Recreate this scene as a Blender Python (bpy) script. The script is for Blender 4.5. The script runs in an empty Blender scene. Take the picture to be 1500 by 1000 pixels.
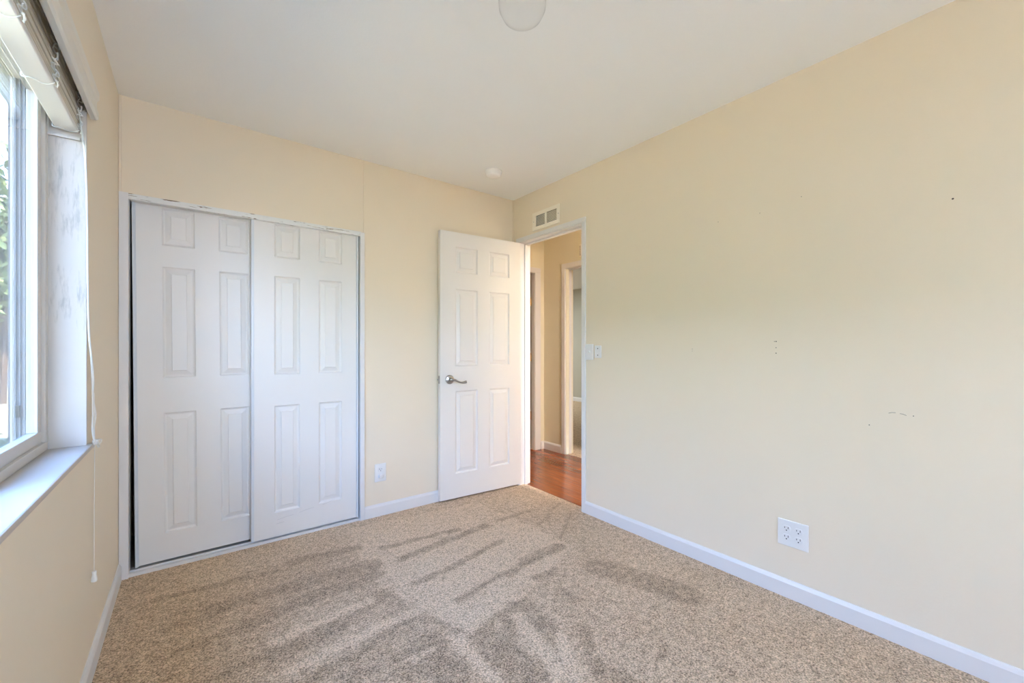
import bpy, bmesh, math, random
from mathutils import Vector, noise

random.seed(7)
S = bpy.context.scene
COL = S.collection

# ------------------------------------------------------------------ key dimensions (metres)
L, R, B, REAR, HC = -0.267, 2.102, 2.719, -2.10, 2.305   # left, right, back, rear wall planes, ceiling height
EYE = 1.104
XH = 3.09          # hallway far wall
YH = 3.445         # hallway end wall
WT = 0.10          # partition thickness

# ------------------------------------------------------------------ camera
cam = bpy.data.objects.new('camera', bpy.data.cameras.new('camera'))
COL.objects.link(cam)
cam.location = (0, 0, EYE)
cam.rotation_euler = (math.pi / 2, 0, -math.radians(37.555))
cam.data.sensor_width = 36.0
cam.data.lens = 36.0 * 614.86 / 1500.0
cam.data.shift_x = -0.33 / 1500.0
cam.data.shift_y = 8.72 / 1500.0
cam.data.clip_start = 0.02
S.camera = cam

# ------------------------------------------------------------------ view, sky, sun, fill lights
S.view_settings.view_transform = 'Standard'
S.view_settings.look = 'None'
S.view_settings.gamma = 1.0
S.view_settings.use_curve_mapping = False
S.view_settings.exposure = 2.08
S.cycles.max_bounces = 14
S.cycles.diffuse_bounces = 9
S.cycles.transparent_max_bounces = 24
S.cycles.caustics_reflective = False
S.cycles.caustics_refractive = False

W = bpy.data.worlds.new('sky')
S.world = W
W.use_nodes = True
wn, wl = W.node_tree.nodes, W.node_tree.links
wn.clear()
wo = wn.new('ShaderNodeOutputWorld')
wb = wn.new('ShaderNodeBackground')
wtc = wn.new('ShaderNodeTexCoord')
wsep = wn.new('ShaderNodeSeparateXYZ')
wr = wn.new('ShaderNodeValToRGB')
wl.new(wtc.outputs['Generated'], wsep.inputs[0])
wl.new(wsep.outputs['Z'], wr.inputs[0])
wl.new(wr.outputs[0], wb.inputs[0])
wl.new(wb.outputs[0], wo.inputs[0])
wr.color_ramp.elements[0].position = 0.12
wr.color_ramp.elements[0].color = (0.70, 0.915, 1.26, 1)
wr.color_ramp.elements[1].position = 0.6
wr.color_ramp.elements[1].color = (0.21, 0.425, 0.94, 1)
SKY = 7.6
wb.inputs[1].default_value = SKY


def light(name, kind, loc, energy, color, rot=(0, 0, 0), **kw):
    d = bpy.data.lights.new(name, kind)
    d.energy = energy
    d.color = color
    for k, v in kw.items():
        setattr(d, k, v)
    o = bpy.data.objects.new(name, d)
    o.location = loc
    o.rotation_euler = rot
    COL.objects.link(o)
    return o


# afternoon sun from behind the house: lights the lawn and trees, does not enter the room
sd = Vector((0.70, -0.22, 0.90))
light('sun', 'SUN', (0, 0, 12), 27.0, (1.0, 0.955, 0.925), sd.to_track_quat('Z', 'Y').to_euler(), angle=0.01)
# window portals help the daylight sampling
for nm, loc, rot, sx, sy in (('window_portal', (-0.44, 1.44, 1.36), (0, -math.pi / 2, 0), 1.2, 1.02),
                             ('rear_portal', (0.875, REAR - 0.17, 1.375), (math.pi / 2, 0, 0), 0.88, 1.17)):
    p = light(nm, 'AREA', loc, 1.0, (1, 1, 1), rot, shape='RECTANGLE', size=sx, size_y=sy)
    p.data.cycles.is_portal = True
# unseen fill lights added to brighten the hallway and the far bedroom
light('hall_fill_light', 'AREA', (2.40, 0.5, HC - 0.03), 25.0, (0.97, 0.97, 1.0), (0, 0, 0), shape='DISK', size=0.2)
light('far_room_fill_light', 'AREA', (4.6, 6.9, HC - 0.03), 17.0, (0.86, 0.95, 1.0), (0, 0, 0), shape='DISK', size=0.5)


# ------------------------------------------------------------------ materials
def mat(name, color, rough=0.5, metal=0.0, spec=0.5):
    m = bpy.data.materials.new(name)
    m.use_nodes = True
    b = m.node_tree.nodes['Principled BSDF']
    b.inputs['Base Color'].default_value = (*color, 1)
    b.inputs['Roughness'].default_value = rough
    b.inputs['Metallic'].default_value = metal
    b.inputs['Specular IOR Level'].default_value = spec
    return m


def nd(m, t, **kw):
    n = m.node_tree.nodes.new(t)
    for k, v in kw.items():
        setattr(n, k, v)
    return n


def lk(m, a, b):
    m.node_tree.links.new(a, b)


def bsdf(m):
    return m.node_tree.nodes['Principled BSDF']


def noise_tex(m, scale, detail=3.0, rough=0.5, vec=None):
    n = nd(m, 'ShaderNodeTexNoise')
    n.inputs['Scale'].default_value = scale
    n.inputs['Detail'].default_value = detail
    n.inputs['Roughness'].default_value = rough
    if vec is None:
        g = nd(m, 'ShaderNodeNewGeometry')
        vec = g.outputs['Position']
    lk(m, vec, n.inputs['Vector'])
    return n


def add_bump(m, height, strength, dist):
    b = nd(m, 'ShaderNodeBump')
    b.inputs['Strength'].default_value = strength
    b.inputs['Distance'].default_value = dist
    lk(m, height, b.inputs['Height'])
    lk(m, b.outputs[0], bsdf(m).inputs['Normal'])
    return b


def ramp(m, fac, stops):
    r = nd(m, 'ShaderNodeValToRGB')
    els = r.color_ramp.elements
    while len(els) < len(stops):
        els.new(0.5)
    for e, (p, c) in zip(els, stops):
        e.position = p
        e.color = (*c, 1)
    lk(m, fac, r.inputs[0])
    return r


def painted_wall(name, c, tex=1.0):
    m = mat(name, c, 0.62, spec=0.25)
    big = noise_tex(m, 1.3, 2)
    r = ramp(m, big.outputs[0], [(0.3, tuple(x * 0.975 for x in c)), (0.7, c)])
    lk(m, r.outputs[0], bsdf(m).inputs['Base Color'])
    n = noise_tex(m, 110, 4, 0.6)
    add_bump(m, n.outputs[0], 0.10 * tex, 0.004)
    return m


M = {}
M['wall'] = painted_wall('cream_wall_paint', (0.80, 0.698, 0.55))
M['hall_wall'] = painted_wall('hall_wall_paint', (0.76, 0.71, 0.55))
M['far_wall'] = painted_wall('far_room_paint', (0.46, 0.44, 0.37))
M['ceiling'] = painted_wall('ceiling_paint', (0.90, 0.905, 0.90), 1.4)
M['trim'] = mat('white_trim_paint', (0.735, 0.715, 0.70), 0.35)
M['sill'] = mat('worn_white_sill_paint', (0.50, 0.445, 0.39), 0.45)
M['door'] = mat('white_door_paint', (0.775, 0.745, 0.71), 0.38)
M['vinyl'] = mat('aged_white_vinyl', (0.60, 0.545, 0.48), 0.3)
M['plastic'] = mat('white_plastic', (0.77, 0.755, 0.74), 0.3)
M['vent'] = mat('cream_vent_enamel', (0.84, 0.77, 0.64), 0.4)
M['dark'] = mat('dark_gap', (0.012, 0.012, 0.012), 0.8)
M['scuff'] = mat('grey_scuff', (0.58, 0.56, 0.54), 0.8)
M['grey_dark'] = mat('duct_dark', (0.10, 0.085, 0.065), 0.8)
M['nickel'] = mat('brushed_nickel', (0.42, 0.40, 0.38), 0.28, 1.0)
M['brass'] = mat('polished_brass', (0.62, 0.36, 0.08), 0.25, 1.0)
M['cord'] = mat('white_cord', (0.80, 0.79, 0.76), 0.7)
M['blind'] = mat('ivory_blind_slats', (0.70, 0.64, 0.53), 0.45)
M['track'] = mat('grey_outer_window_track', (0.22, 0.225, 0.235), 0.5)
M['detector'] = mat('white_detector_plastic', (0.90, 0.89, 0.88), 0.4)
M['rail_grey'] = mat('grey_white_metal_rail', (0.66, 0.68, 0.70), 0.3)
M['rail'] = mat('white_bottom_rail', (0.72, 0.68, 0.63), 0.45)
M['valance'] = mat('ivory_valance', (0.74, 0.69, 0.60), 0.45)
M['siding'] = mat('exterior_siding', (0.55, 0.52, 0.46), 0.7)
M['asphalt'] = mat('asphalt', (0.14, 0.15, 0.18), 0.9)
M['concrete'] = mat('pale_concrete', (0.48, 0.47, 0.45), 0.85)
M['white_rail'] = mat('white_rail_paint', (0.8, 0.8, 0.8), 0.5)
M['bark'] = mat('bark', (0.10, 0.065, 0.04), 0.9)

# chipped white paint (closet casing): brown flecks where the paint came off
m = M['chipped'] = mat('chipped_white_trim_paint', (0.74, 0.73, 0.70), 0.45)
mp = nd(m, 'ShaderNodeMapping')
mp.inputs['Scale'].default_value = (12, 40, 120)
g = nd(m, 'ShaderNodeNewGeometry')
lk(m, g.outputs['Position'], mp.inputs[0])
n = noise_tex(m, 1.0, 3, 0.6, mp.outputs[0])
r = ramp(m, n.outputs[0], [(0.60, (0.74, 0.735, 0.71)), (0.64, (0.20, 0.13, 0.07))])
lk(m, r.outputs[0], bsdf(m).inputs['Base Color'])

# window jamb boards: white paint with grey mildew specks and streaks
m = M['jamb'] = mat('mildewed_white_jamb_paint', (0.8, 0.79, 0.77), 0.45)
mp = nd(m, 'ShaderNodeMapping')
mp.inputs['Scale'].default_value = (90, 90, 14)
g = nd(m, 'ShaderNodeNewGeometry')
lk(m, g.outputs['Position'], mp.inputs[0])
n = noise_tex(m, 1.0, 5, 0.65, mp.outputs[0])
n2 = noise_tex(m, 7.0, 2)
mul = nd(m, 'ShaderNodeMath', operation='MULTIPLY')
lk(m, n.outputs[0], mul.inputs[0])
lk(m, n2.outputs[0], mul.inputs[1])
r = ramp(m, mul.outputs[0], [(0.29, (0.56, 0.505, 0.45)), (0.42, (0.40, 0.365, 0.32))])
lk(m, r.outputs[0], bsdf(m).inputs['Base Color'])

# hall floor: glossy reddish strip wood, boards running along the hall (Y)
m = M['wood'] = mat('glossy_red_strip_wood', (0.30, 0.09, 0.03), 0.13)
g = nd(m, 'ShaderNodeNewGeometry')
mp = nd(m, 'ShaderNodeMapping')
mp.inputs['Rotation'].default_value = (0, 0, math.pi / 2)
lk(m, g.outputs['Position'], mp.inputs[0])
bt = nd(m, 'ShaderNodeTexBrick')
bt.inputs['Color1'].default_value = (0.36, 0.10, 0.030, 1)
bt.inputs['Color2'].default_value = (0.24, 0.062, 0.018, 1)
bt.inputs['Mortar'].default_value = (0.09, 0.025, 0.01, 1)
bt.inputs['Scale'].default_value = 1.0
bt.inputs['Mortar Size'].default_value = 0.0010
bt.inputs['Brick Width'].default_value = 0.7
bt.inputs['Row Height'].default_value = 0.062
lk(m, mp.outputs[0], bt.inputs['Vector'])
mp2 = nd(m, 'ShaderNodeMapping')
mp2.inputs['Scale'].default_value = (60, 4, 1)
lk(m, g.outputs['Position'], mp2.inputs[0])
n = noise_tex(m, 1.0, 4, 0.6, mp2.outputs[0])
rg = ramp(m, n.outputs[0], [(0.3, (0.62, 0.62, 0.62)), (0.7, (1.15, 1.15, 1.15))])
mx = nd(m, 'ShaderNodeMix', data_type='RGBA', blend_type='MULTIPLY')
mx.inputs[0].default_value = 1.0
lk(m, bt.outputs['Color'], mx.inputs[6])
lk(m, rg.outputs[0], mx.inputs[7])
lk(m, mx.outputs[2], bsdf(m).inputs['Base Color'])
add_bump(m, n.outputs[0], 0.03, 0.002)

# carpet: tufted pile; the 'pile' attribute says which way the vacuum left the pile lying
m = M['carpet'] = mat('beige_cut_pile_carpet', (0.5, 0.42, 0.34), 0.95, spec=0.1)
bsdf(m).inputs['Sheen Weight'].default_value = 0.15
bsdf(m).inputs['Sheen Roughness'].default_value = 0.6
g = nd(m, 'ShaderNodeNewGeometry')
at = nd(m, 'ShaderNodeAttribute')
at.attribute_name = 'pile'
warp = noise_tex(m, 60, 2)
edge = noise_tex(m, 34, 4, 0.7)
addp = nd(m, 'ShaderNodeMath', operation='MULTIPLY_ADD')
addp.inputs[1].default_value = 1.6
lk(m, edge.outputs[0], addp.inputs[0])
sub = nd(m, 'ShaderNodeMath', operation='SUBTRACT')
lk(m, at.outputs['Fac'], addp.inputs[2])
lk(m, addp.outputs[0], sub.inputs[0])
sub.inputs[1].default_value = 0.80
pile = ramp(m, sub.outputs[0], [(0.22, (0.82, 0.625, 0.425)), (0.50, (0.72, 0.53, 0.345)), (0.80, (0.61, 0.45, 0.29))])
vo = nd(m, 'ShaderNodeTexVoronoi')
vo.inputs['Scale'].default_value = 150
vo.inputs['Randomness'].default_value = 1.0
mxv = nd(m, 'ShaderNodeMix', data_type='RGBA', blend_type='LINEAR_LIGHT')
mxv.inputs[0].default_value = 0.012
lk(m, g.outputs['Position'], mxv.inputs[6])
lk(m, warp.outputs['Color'], mxv.inputs[7])
lk(m, mxv.outputs[2], vo.inputs['Vector'])
tuft = ramp(m, vo.outputs['Distance'], [(0.30, (1.08, 1.08, 1.08)), (0.85, (0.55, 0.51, 0.47))])
spk = noise_tex(m, 165, 3, 0.65)
spm = nd(m, 'ShaderNodeMath', operation='MULTIPLY_ADD')
spm.inputs[1].default_value = -0.145
lk(m, sub.outputs[0], spm.inputs[0])
spa = nd(m, 'ShaderNodeMath', operation='ADD')
spa.inputs[1].default_value = 0.075
lk(m, spk.outputs[0], spa.inputs[0])
lk(m, spa.outputs[0], spm.inputs[2])
spr = ramp(m, spm.outputs[0], [(0.37, (0.34, 0.29, 0.24)), (0.49, (0.96, 0.95, 0.94)), (0.70, (1.15, 1.15, 1.15))])
m1 = nd(m, 'ShaderNodeMix', data_type='RGBA', blend_type='MULTIPLY')
m1.inputs[0].default_value = 1.0
lk(m, pile.outputs[0], m1.inputs[6])
lk(m, tuft.outputs[0], m1.inputs[7])
m2 = nd(m, 'ShaderNodeMix', data_type='RGBA', blend_type='MULTIPLY')
m2.inputs[0].default_value = 1.0
lk(m, m1.outputs[2], m2.inputs[6])
lk(m, spr.outputs[0], m2.inputs[7])
lk(m, m2.outputs[2], bsdf(m).inputs['Base Color'])
inv = nd(m, 'ShaderNodeMath', operation='SUBTRACT')
inv.inputs[0].default_value = 1.0
lk(m, vo.outputs['Distance'], inv.inputs[1])
addh = nd(m, 'ShaderNodeMath', operation='ADD')
lk(m, inv.outputs[0], addh.inputs[0])
lk(m, spk.outputs[0], addh.inputs[1])
add_bump(m, addh.outputs[0], 0.7, 0.006)

# window glass: clear pane, Schlick reflection, no refraction
def glass_mat(name, tint, base, scale):
    m = bpy.data.materials.new(name)
    m.use_nodes = True
    nt = m.node_tree
    nt.nodes.clear()
    out = nt.nodes.new('ShaderNodeOutputMaterial')
    tr = nt.nodes.new('ShaderNodeBsdfTransparent')
    tr.inputs[0].default_value = (*tint, 1)
    gl = nt.nodes.new('ShaderNodeBsdfGlossy')
    gl.inputs['Roughness'].default_value = 0.0
    geo = nt.nodes.new('ShaderNodeNewGeometry')
    dot = nt.nodes.new('ShaderNodeVectorMath')
    dot.operation = 'DOT_PRODUCT'
    nt.links.new(geo.outputs['Normal'], dot.inputs[0])
    nt.links.new(geo.outputs['Incoming'], dot.inputs[1])
    ab = nt.nodes.new('ShaderNodeMath')
    ab.operation = 'ABSOLUTE'
    nt.links.new(dot.outputs['Value'], ab.inputs[0])
    om = nt.nodes.new('ShaderNodeMath')
    om.operation = 'SUBTRACT'
    om.inputs[0].default_value = 1.0
    nt.links.new(ab.outputs[0], om.inputs[1])
    pw = nt.nodes.new('ShaderNodeMath')
    pw.operation = 'POWER'
    pw.inputs[1].default_value = 5.0
    nt.links.new(om.outputs[0], pw.inputs[0])
    ma = nt.nodes.new('ShaderNodeMath')
    ma.operation = 'MULTIPLY_ADD'
    ma.inputs[1].default_value = scale
    ma.inputs[2].default_value = base
    nt.links.new(pw.outputs[0], ma.inputs[0])
    mix = nt.nodes.new('ShaderNodeMixShader')
    nt.links.new(ma.outputs[0], mix.inputs[0])
    nt.links.new(tr.outputs[0], mix.inputs[1])
    nt.links.new(gl.outputs[0], mix.inputs[2])
    nt.links.new(mix.outputs[0], out.inputs[0])
    return m


M['glass'] = glass_mat('window_glass', (0.985, 0.99, 0.99), 0.03, 0.42)
M['globe'] = glass_mat('clear_globe_glass', (0.985, 0.985, 0.985), 0.015, 0.9)

# insect screen: fine dark mesh, denser when seen edge-on (thread spacing over thread thickness)
m = M['screen'] = bpy.data.materials.new('insect_screen_mesh')
m.use_nodes = True
nt = m.node_tree
nt.nodes.clear()
out = nd(m, 'ShaderNodeOutputMaterial')
tr = nd(m, 'ShaderNodeBsdfTransparent')
df = nd(m, 'ShaderNodeBsdfDiffuse')
df.inputs[0].default_value = (0.015, 0.015, 0.016, 1)
geo = nd(m, 'ShaderNodeNewGeometry')
dot = nd(m, 'ShaderNodeVectorMath', operation='DOT_PRODUCT')
lk(m, geo.outputs['Normal'], dot.inputs[0])
lk(m, geo.outputs['Incoming'], dot.inputs[1])
ab = nd(m, 'ShaderNodeMath', operation='ABSOLUTE')
lk(m, dot.outputs['Value'], ab.inputs[0])
dv = nd(m, 'ShaderNodeMath', operation='DIVIDE', use_clamp=True)
dv.inputs[0].default_value = 0.17
lk(m, ab.outputs[0], dv.inputs[1])
op = nd(m, 'ShaderNodeMath', operation='SUBTRACT')
op.inputs[0].default_value = 1.0
lk(m, dv.outputs[0], op.inputs[1])
op2 = nd(m, 'ShaderNodeMath', operation='MULTIPLY')
op2.inputs[1].default_value = 0.83
lk(m, op.outputs[0], op2.inputs[0])
mix = nd(m, 'ShaderNodeMixShader')
lk(m, op2.outputs[0], mix.inputs[0])
lk(m, df.outputs[0], mix.inputs[1])
lk(m, tr.outputs[0], mix.inputs[2])
lk(m, mix.outputs[0], out.inputs[0])

m = M['grass'] = mat('dry_lawn', (0.3, 0.27, 0.1), 0.9)
n = noise_tex(m, 3.0, 6, 0.7)
r = ramp(m, n.outputs[0], [(0.3, (0.15, 0.14, 0.08)), (0.5, (0.29, 0.245, 0.155)), (0.8, (0.38, 0.32, 0.22))])
lk(m, r.outputs[0], bsdf(m).inputs['Base Color'])


def leaf_mat(name, c1, c2):
    m = mat(name, c1, 0.6)
    n = noise_tex(m, 9.0, 3)
    r = ramp(m, n.outputs[0], [(0.35, c1), (0.65, c2)])
    lk(m, r.outputs[0], bsdf(m).inputs['Base Color'])
    return m


M['leaf'] = leaf_mat('mid_green_leaves', (0.10, 0.16, 0.05), (0.26, 0.29, 0.10))
M['leaf_dark'] = leaf_mat('dark_green_leaves', (0.035, 0.07, 0.035), (0.10, 0.15, 0.06))
M['leaf_pale'] = leaf_mat('pale_green_leaves', (0.30, 0.33, 0.16), (0.55, 0.55, 0.38))


# ------------------------------------------------------------------ mesh helpers
class MB:
    def __init__(self):
        self.v, self.f = [], []

    def add(self, vs, fs):
        o = len(self.v)
        self.v += [tuple(p) for p in vs]
        self.f += [tuple(i + o for i in f) for f in fs]

    def box(self, x0, y0, z0, x1, y1, z1):
        x0, x1 = min(x0, x1), max(x0, x1)
        y0, y1 = min(y0, y1), max(y0, y1)
        z0, z1 = min(z0, z1), max(z0, z1)
        self.add([(x0, y0, z0), (x1, y0, z0), (x1, y1, z0), (x0, y1, z0),
                  (x0, y0, z1), (x1, y0, z1), (x1, y1, z1), (x0, y1, z1)],
                 [(0, 3, 2, 1), (4, 5, 6, 7), (0, 1, 5, 4), (1, 2, 6, 5), (2, 3, 7, 6), (3, 0, 4, 7)])
        return self

    def sweep(self, prof, p0, p1, axis_u, axis_v):
        """extrude a closed profile [(u, v)] from p0 to p1"""
        p0, p1, au, av = Vector(p0), Vector(p1), Vector(axis_u), Vector(axis_v)
        n = len(prof)
        vs = [p0 + au * u + av * v for u, v in prof] + [p1 + au * u + av * v for u, v in prof]
        fs = [(i, (i + 1) % n, (i + 1) % n + n, i + n) for i in range(n)]
        fs += [tuple(range(n))[::-1], tuple(range(n, 2 * n))]
        self.add(vs, fs)
        return self

    def lathe(self, prof, c, axis='z', seg=24):
        """prof [(r, h)] about an axis through c"""
        vs, fs = [], []
        for r, h in prof:
            for k in range(seg):
                a = 2 * math.pi * k / seg
                p = (r * math.cos(a), r * math.sin(a), h)
                if axis == 'y':
                    p = (p[0], p[2], p[1])
                elif axis == 'x':
                    p = (p[2], p[0], p[1])
                vs.append((c[0] + p[0], c[1] + p[1], c[2] + p[2]))
        for i in range(len(prof) - 1):
            for k in range(seg):
                k2 = (k + 1) % seg
                fs.append((i * seg + k, i * seg + k2, (i + 1) * seg + k2, (i + 1) * seg + k))
        fs.append(tuple(range(seg))[::-1])
        fs.append(tuple(range((len(prof) - 1) * seg, len(prof) * seg)))
        self.add(vs, fs)
        return self

    def tube(self, pts, rad, seg=8):
        pts = [Vector(p) for p in pts]
        rads = rad if isinstance(rad, (list, tuple)) else [rad] * len(pts)
        vs, fs = [], []
        up = Vector((0.31, 0.2, 0.93))
        for i, p in enumerate(pts):
            t = (pts[min(i + 1, len(pts) - 1)] - pts[max(i - 1, 0)]).normalized()
            if abs(t.dot(up)) > 0.97:
                a = t.cross(Vector((1, 0.1, 0))).normalized()
            else:
                a = t.cross(up).normalized()
            b = t.cross(a)
            for k in range(seg):
                an = 2 * math.pi * k / seg
                vs.append(p + (a * math.cos(an) + b * math.sin(an)) * rads[i])
        for i in range(len(pts) - 1):
            for k in range(seg):
                k2 = (k + 1) % seg
                fs.append((i * seg + k, i * seg + k2, (i + 1) * seg + k2, (i + 1) * seg + k))
        fs.append(tuple(range(seg))[::-1])
        fs.append(tuple(range((len(pts) - 1) * seg, len(pts) * seg)))
        self.add(vs, fs)
        return self

    def build(self, name, material, parent=None, bevel=0.0, smooth=False, origin=None):
        me = bpy.data.meshes.new(name)
        vs = self.v
        if origin is not None:
            ox = Vector(origin)
            vs = [tuple(Vector(p) - ox) for p in vs]
        me.from_pydata(vs, [], self.f)
        bm = bmesh.new()
        bm.from_mesh(me)
        bmesh.ops.recalc_face_normals(bm, faces=bm.faces)
        bm.to_mesh(me)
        bm.free()
        me.materials.append(material)
        o = bpy.data.objects.new(name, me)
        COL.objects.link(o)
        if origin is not None:
            o.location = origin
        if parent is not None:
            o.parent = parent
        if smooth:
            for p in me.polygons:
                p.use_smooth = True
            me.set_sharp_from_angle(angle=math.radians(40))
        if bevel:
            b = o.modifiers.new('bevel', 'BEVEL')
            b.width = bevel
            b.segments = 2
            b.limit_method = 'ANGLE'
            b.harden_normals = False
        return o


def smooth_path(pts, n=6):
    """Catmull-Rom through pts"""
    P = [Vector(p) for p in pts]
    P = [P[0]] + P + [P[-1]]
    out = []
    for i in range(1, len(P) - 2):
        a, b, c, d = P[i - 1], P[i], P[i + 1], P[i + 2]
        for k in range(n):
            t = k / n
            out.append(0.5 * ((2 * b) + (c - a) * t + (2 * a - 5 * b + 4 * c - d) * t * t + (3 * b - a - 3 * c + d) * t ** 3))
    out.append(P[-2])
    return out


def tag(o, label, cat, group=None, kind=None):
    o['label'] = label
    o['category'] = cat
    if group:
        o['group'] = group
    if kind:
        o['kind'] = kind
    return o


def empty(name, loc):
    o = bpy.data.objects.new(name, None)
    o.location = loc
    o.empty_display_size = 0.05
    COL.objects.link(o)
    return o


def child(o, root):
    """parent o under an Empty that already has its location, keeping world coordinates"""
    o.parent = root
    o.matrix_parent_inverse = root.matrix_basis.inverted()
    return o


def struct(o, label, cat):
    return tag(o, label, cat, kind='structure')


# ------------------------------------------------------------------ walls, floor, ceiling
# window 1 opening in the left wall, added fill-light window 2 in the rear wall
WY0, WY1, WZ0, WZ1 = 0.95, 1.93, 0.785, 1.935
EXT = L - 0.15
mb = MB()
mb.box(EXT, REAR - 0.15, -0.02, L, WY0 - 0.012, HC)
mb.box(EXT, WY1 + 0.012, -0.02, L, 3.5, HC)
mb.box(EXT, WY0 - 0.012, -0.02, L, WY1 + 0.012, WZ0 - 0.016)
mb.box(EXT, WY0 - 0.012, WZ1 + 0.012, L, WY1 + 0.012, HC)
struct(mb.build('wall_left', M['wall']), 'cream wall with the window and raised blind in it', 'wall')

mb = MB()
VX0, VX1, VZ0, VZ1 = 0.45, 1.30, 0.80, 1.95
mb.box(L, REAR - 0.15, -0.02, VX0, REAR, HC)
mb.box(VX1, REAR - 0.15, -0.02, R + WT, REAR, HC)
mb.box(VX0, REAR - 0.15, -0.02, VX1, REAR, VZ0)
mb.box(VX0, REAR - 0.15, VZ1, VX1, REAR, HC)
struct(mb.build('wall_rear', M['wall']), 'cream wall behind the viewpoint', 'wall')

CX0, CX1, CZ1 = -0.238, 0.868, 1.826      # closet opening
mb = MB()
mb.box(L, B, -0.02, CX0, B + WT, HC)
mb.box(CX1, B, -0.02, R, B + WT, HC)
mb.box(CX0, B, CZ1, CX1, B + WT, HC)
wall_back = struct(mb.build('wall_back', M['wall']), 'cream wall holding the white sliding closet doors', 'wall')

DY0, DY1, DZ1 = 1.945, 2.650, 1.958       # rough opening of the bedroom doorway
mb = MB()
mb.box(R, REAR, -0.02, R + WT, DY0, HC)
mb.box(R, DY1, -0.02, R + WT, YH + WT, HC)
mb.box(R, DY0, DZ1, R + WT, DY1, HC)
wall_right = struct(mb.build('wall_right', M['wall']), 'long cream wall with the doorway to the hall at its far end', 'wall')

# nail holes and scuffs in the right wall
for i, (y, z, rr) in enumerate([(0.223, 1.62, 0.0028), (0.777, 1.131, 0.0024), (0.784, 1.131, 0.0016), (0.777, 1.103, 0.0018),
                                (0.777, 1.078, 0.0022), (1.176, 1.096, 0.0016), (1.176, 1.085, 0.0013), (0.449, 0.802, 0.0018),
                                (0.845, 1.728, 0.0014), (1.039, 1.733, 0.0014), (0.678, 1.757, 0.0014), (0.323, 0.853, 0.0016)]):
    MB().lathe([(rr * 1.15, 0.0), (rr, 0.0004), (rr * 0.4, 0.0006)], (R - 0.0007, y, z), 'x', 8).build(
        'nail_hole', M['grey_dark'], wall_right)
for y0, z0, y1, z1 in [(0.392, 0.855, 0.372, 0.859), (0.36, 0.857, 0.342, 0.852)]:
    MB().tube([(R - 0.0002, y0, z0), (R - 0.0002, (y0 + y1) / 2, (z0 + z1) / 2 + 0.0015), (R - 0.0002, y1, z1)], 0.0007, 5).build(
        'scuff_mark', M['grey_dark'], wall_right)

# closet interior, seen only as the black gap at the left
mb = MB()
mb.box(L - 0.15, B + 0.62, -0.02, R, B + 0.68, HC)
mb.box(L - 0.15, 3.5, -0.02, L - 0.02, B + 0.68, HC)
mb.box(1.05, B + WT, -0.02, 1.11, B + 0.62, HC)
struct(mb.build('wall_closet', M['wall']), 'back wall inside the closet', 'wall')

mb = MB()
mb.box(L - 0.15, REAR - 0.15, HC, R + WT, B + 0.68, HC + 0.06)
struct(mb.build('ceiling', M['ceiling']), 'flat white textured bedroom ceiling', 'ceiling')
mb = MB()
mb.box(L - 0.50, REAR - 0.45, HC + 0.10, 7.0, 9.2, HC + 0.22)
struct(mb.build('roof', M['siding']), 'roof over the house with a short eave', 'roof')

# hallway shell
HY0 = -1.6
FDY0, FDY1, FDZ1 = 2.36, 3.105, 1.93      # doorway in the hall's far wall
mb = MB()
mb.box(XH, HY0, -0.02, XH + WT, FDY0, HC)
mb.box(XH, FDY1, -0.02, XH + WT, YH + WT, HC)
mb.box(XH, FDY0, FDZ1, XH + WT, FDY1, HC)
wall_hall = struct(mb.build('wall_hall', M['hall_wall']), 'tan hallway wall facing the bedroom doorway', 'wall')
EDX0, EDX1, EDZ1 = 2.245, 2.953, 1.925    # doorway in the hall's end wall
mb = MB()
ET = 0.048
mb.box(R + WT, YH, -0.02, EDX0, YH + ET, HC)
mb.box(EDX1, YH, -0.02, XH, YH + ET, HC)
mb.box(EDX0, YH, EDZ1, EDX1, YH + ET, HC)
struct(mb.build('wall_hall_end', M['hall_wall']), 'narrow tan wall at the end of the hallway', 'wall')
MB().box(R + WT, HY0 - 0.06, -0.02, XH, HY0, HC).build('wall_hall_near', M['hall_wall'])['kind'] = 'structure'
struct(MB().box(R + WT, HY0, HC, XH + WT, YH + WT, HC + 0.06).build('ceiling_hall', M['ceiling']), 'white hallway ceiling', 'ceiling')
struct(MB().box(R + 0.055, HY0, -0.04, XH + 0.02, YH + 0.06, -0.004).build('floor_hall', M['wood']),
       'glossy reddish wood strip floor of the hallway', 'floor')

# dark room beyond the end-wall door
mb = MB()
mb.box(R, YH + ET + 0.02, -0.03, XH + WT, YH + 1.7, -0.005)
mb.box(R, YH + 1.7, -0.03, XH + WT, YH + 1.76, HC)
mb.box(R + WT, YH + ET, -0.03, R + WT + 0.02, YH + 1.7, HC)
mb.box(XH, YH + ET, -0.03, XH + WT, YH + 1.7, HC)
mb.box(R, YH + ET, HC, XH + WT, YH + 1.76, HC + 0.06)
struct(mb.build('wall_dark_room', M['hall_wall']), 'unlit room behind the door at the hallway end', 'wall')

# far bedroom beyond the hall's far doorway
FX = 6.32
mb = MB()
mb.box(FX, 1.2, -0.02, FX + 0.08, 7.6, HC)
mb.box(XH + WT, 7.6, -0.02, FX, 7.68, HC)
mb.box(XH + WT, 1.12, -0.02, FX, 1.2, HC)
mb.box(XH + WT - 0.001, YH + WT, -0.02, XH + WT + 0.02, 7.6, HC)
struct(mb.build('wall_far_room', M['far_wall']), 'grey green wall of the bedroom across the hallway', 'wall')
struct(MB().box(XH + WT, 1.12, HC, FX + 0.08, 7.68, HC + 0.06).build('ceiling_far_room', M['ceiling']),
       'white ceiling of the bedroom across the hallway', 'ceiling')


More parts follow.
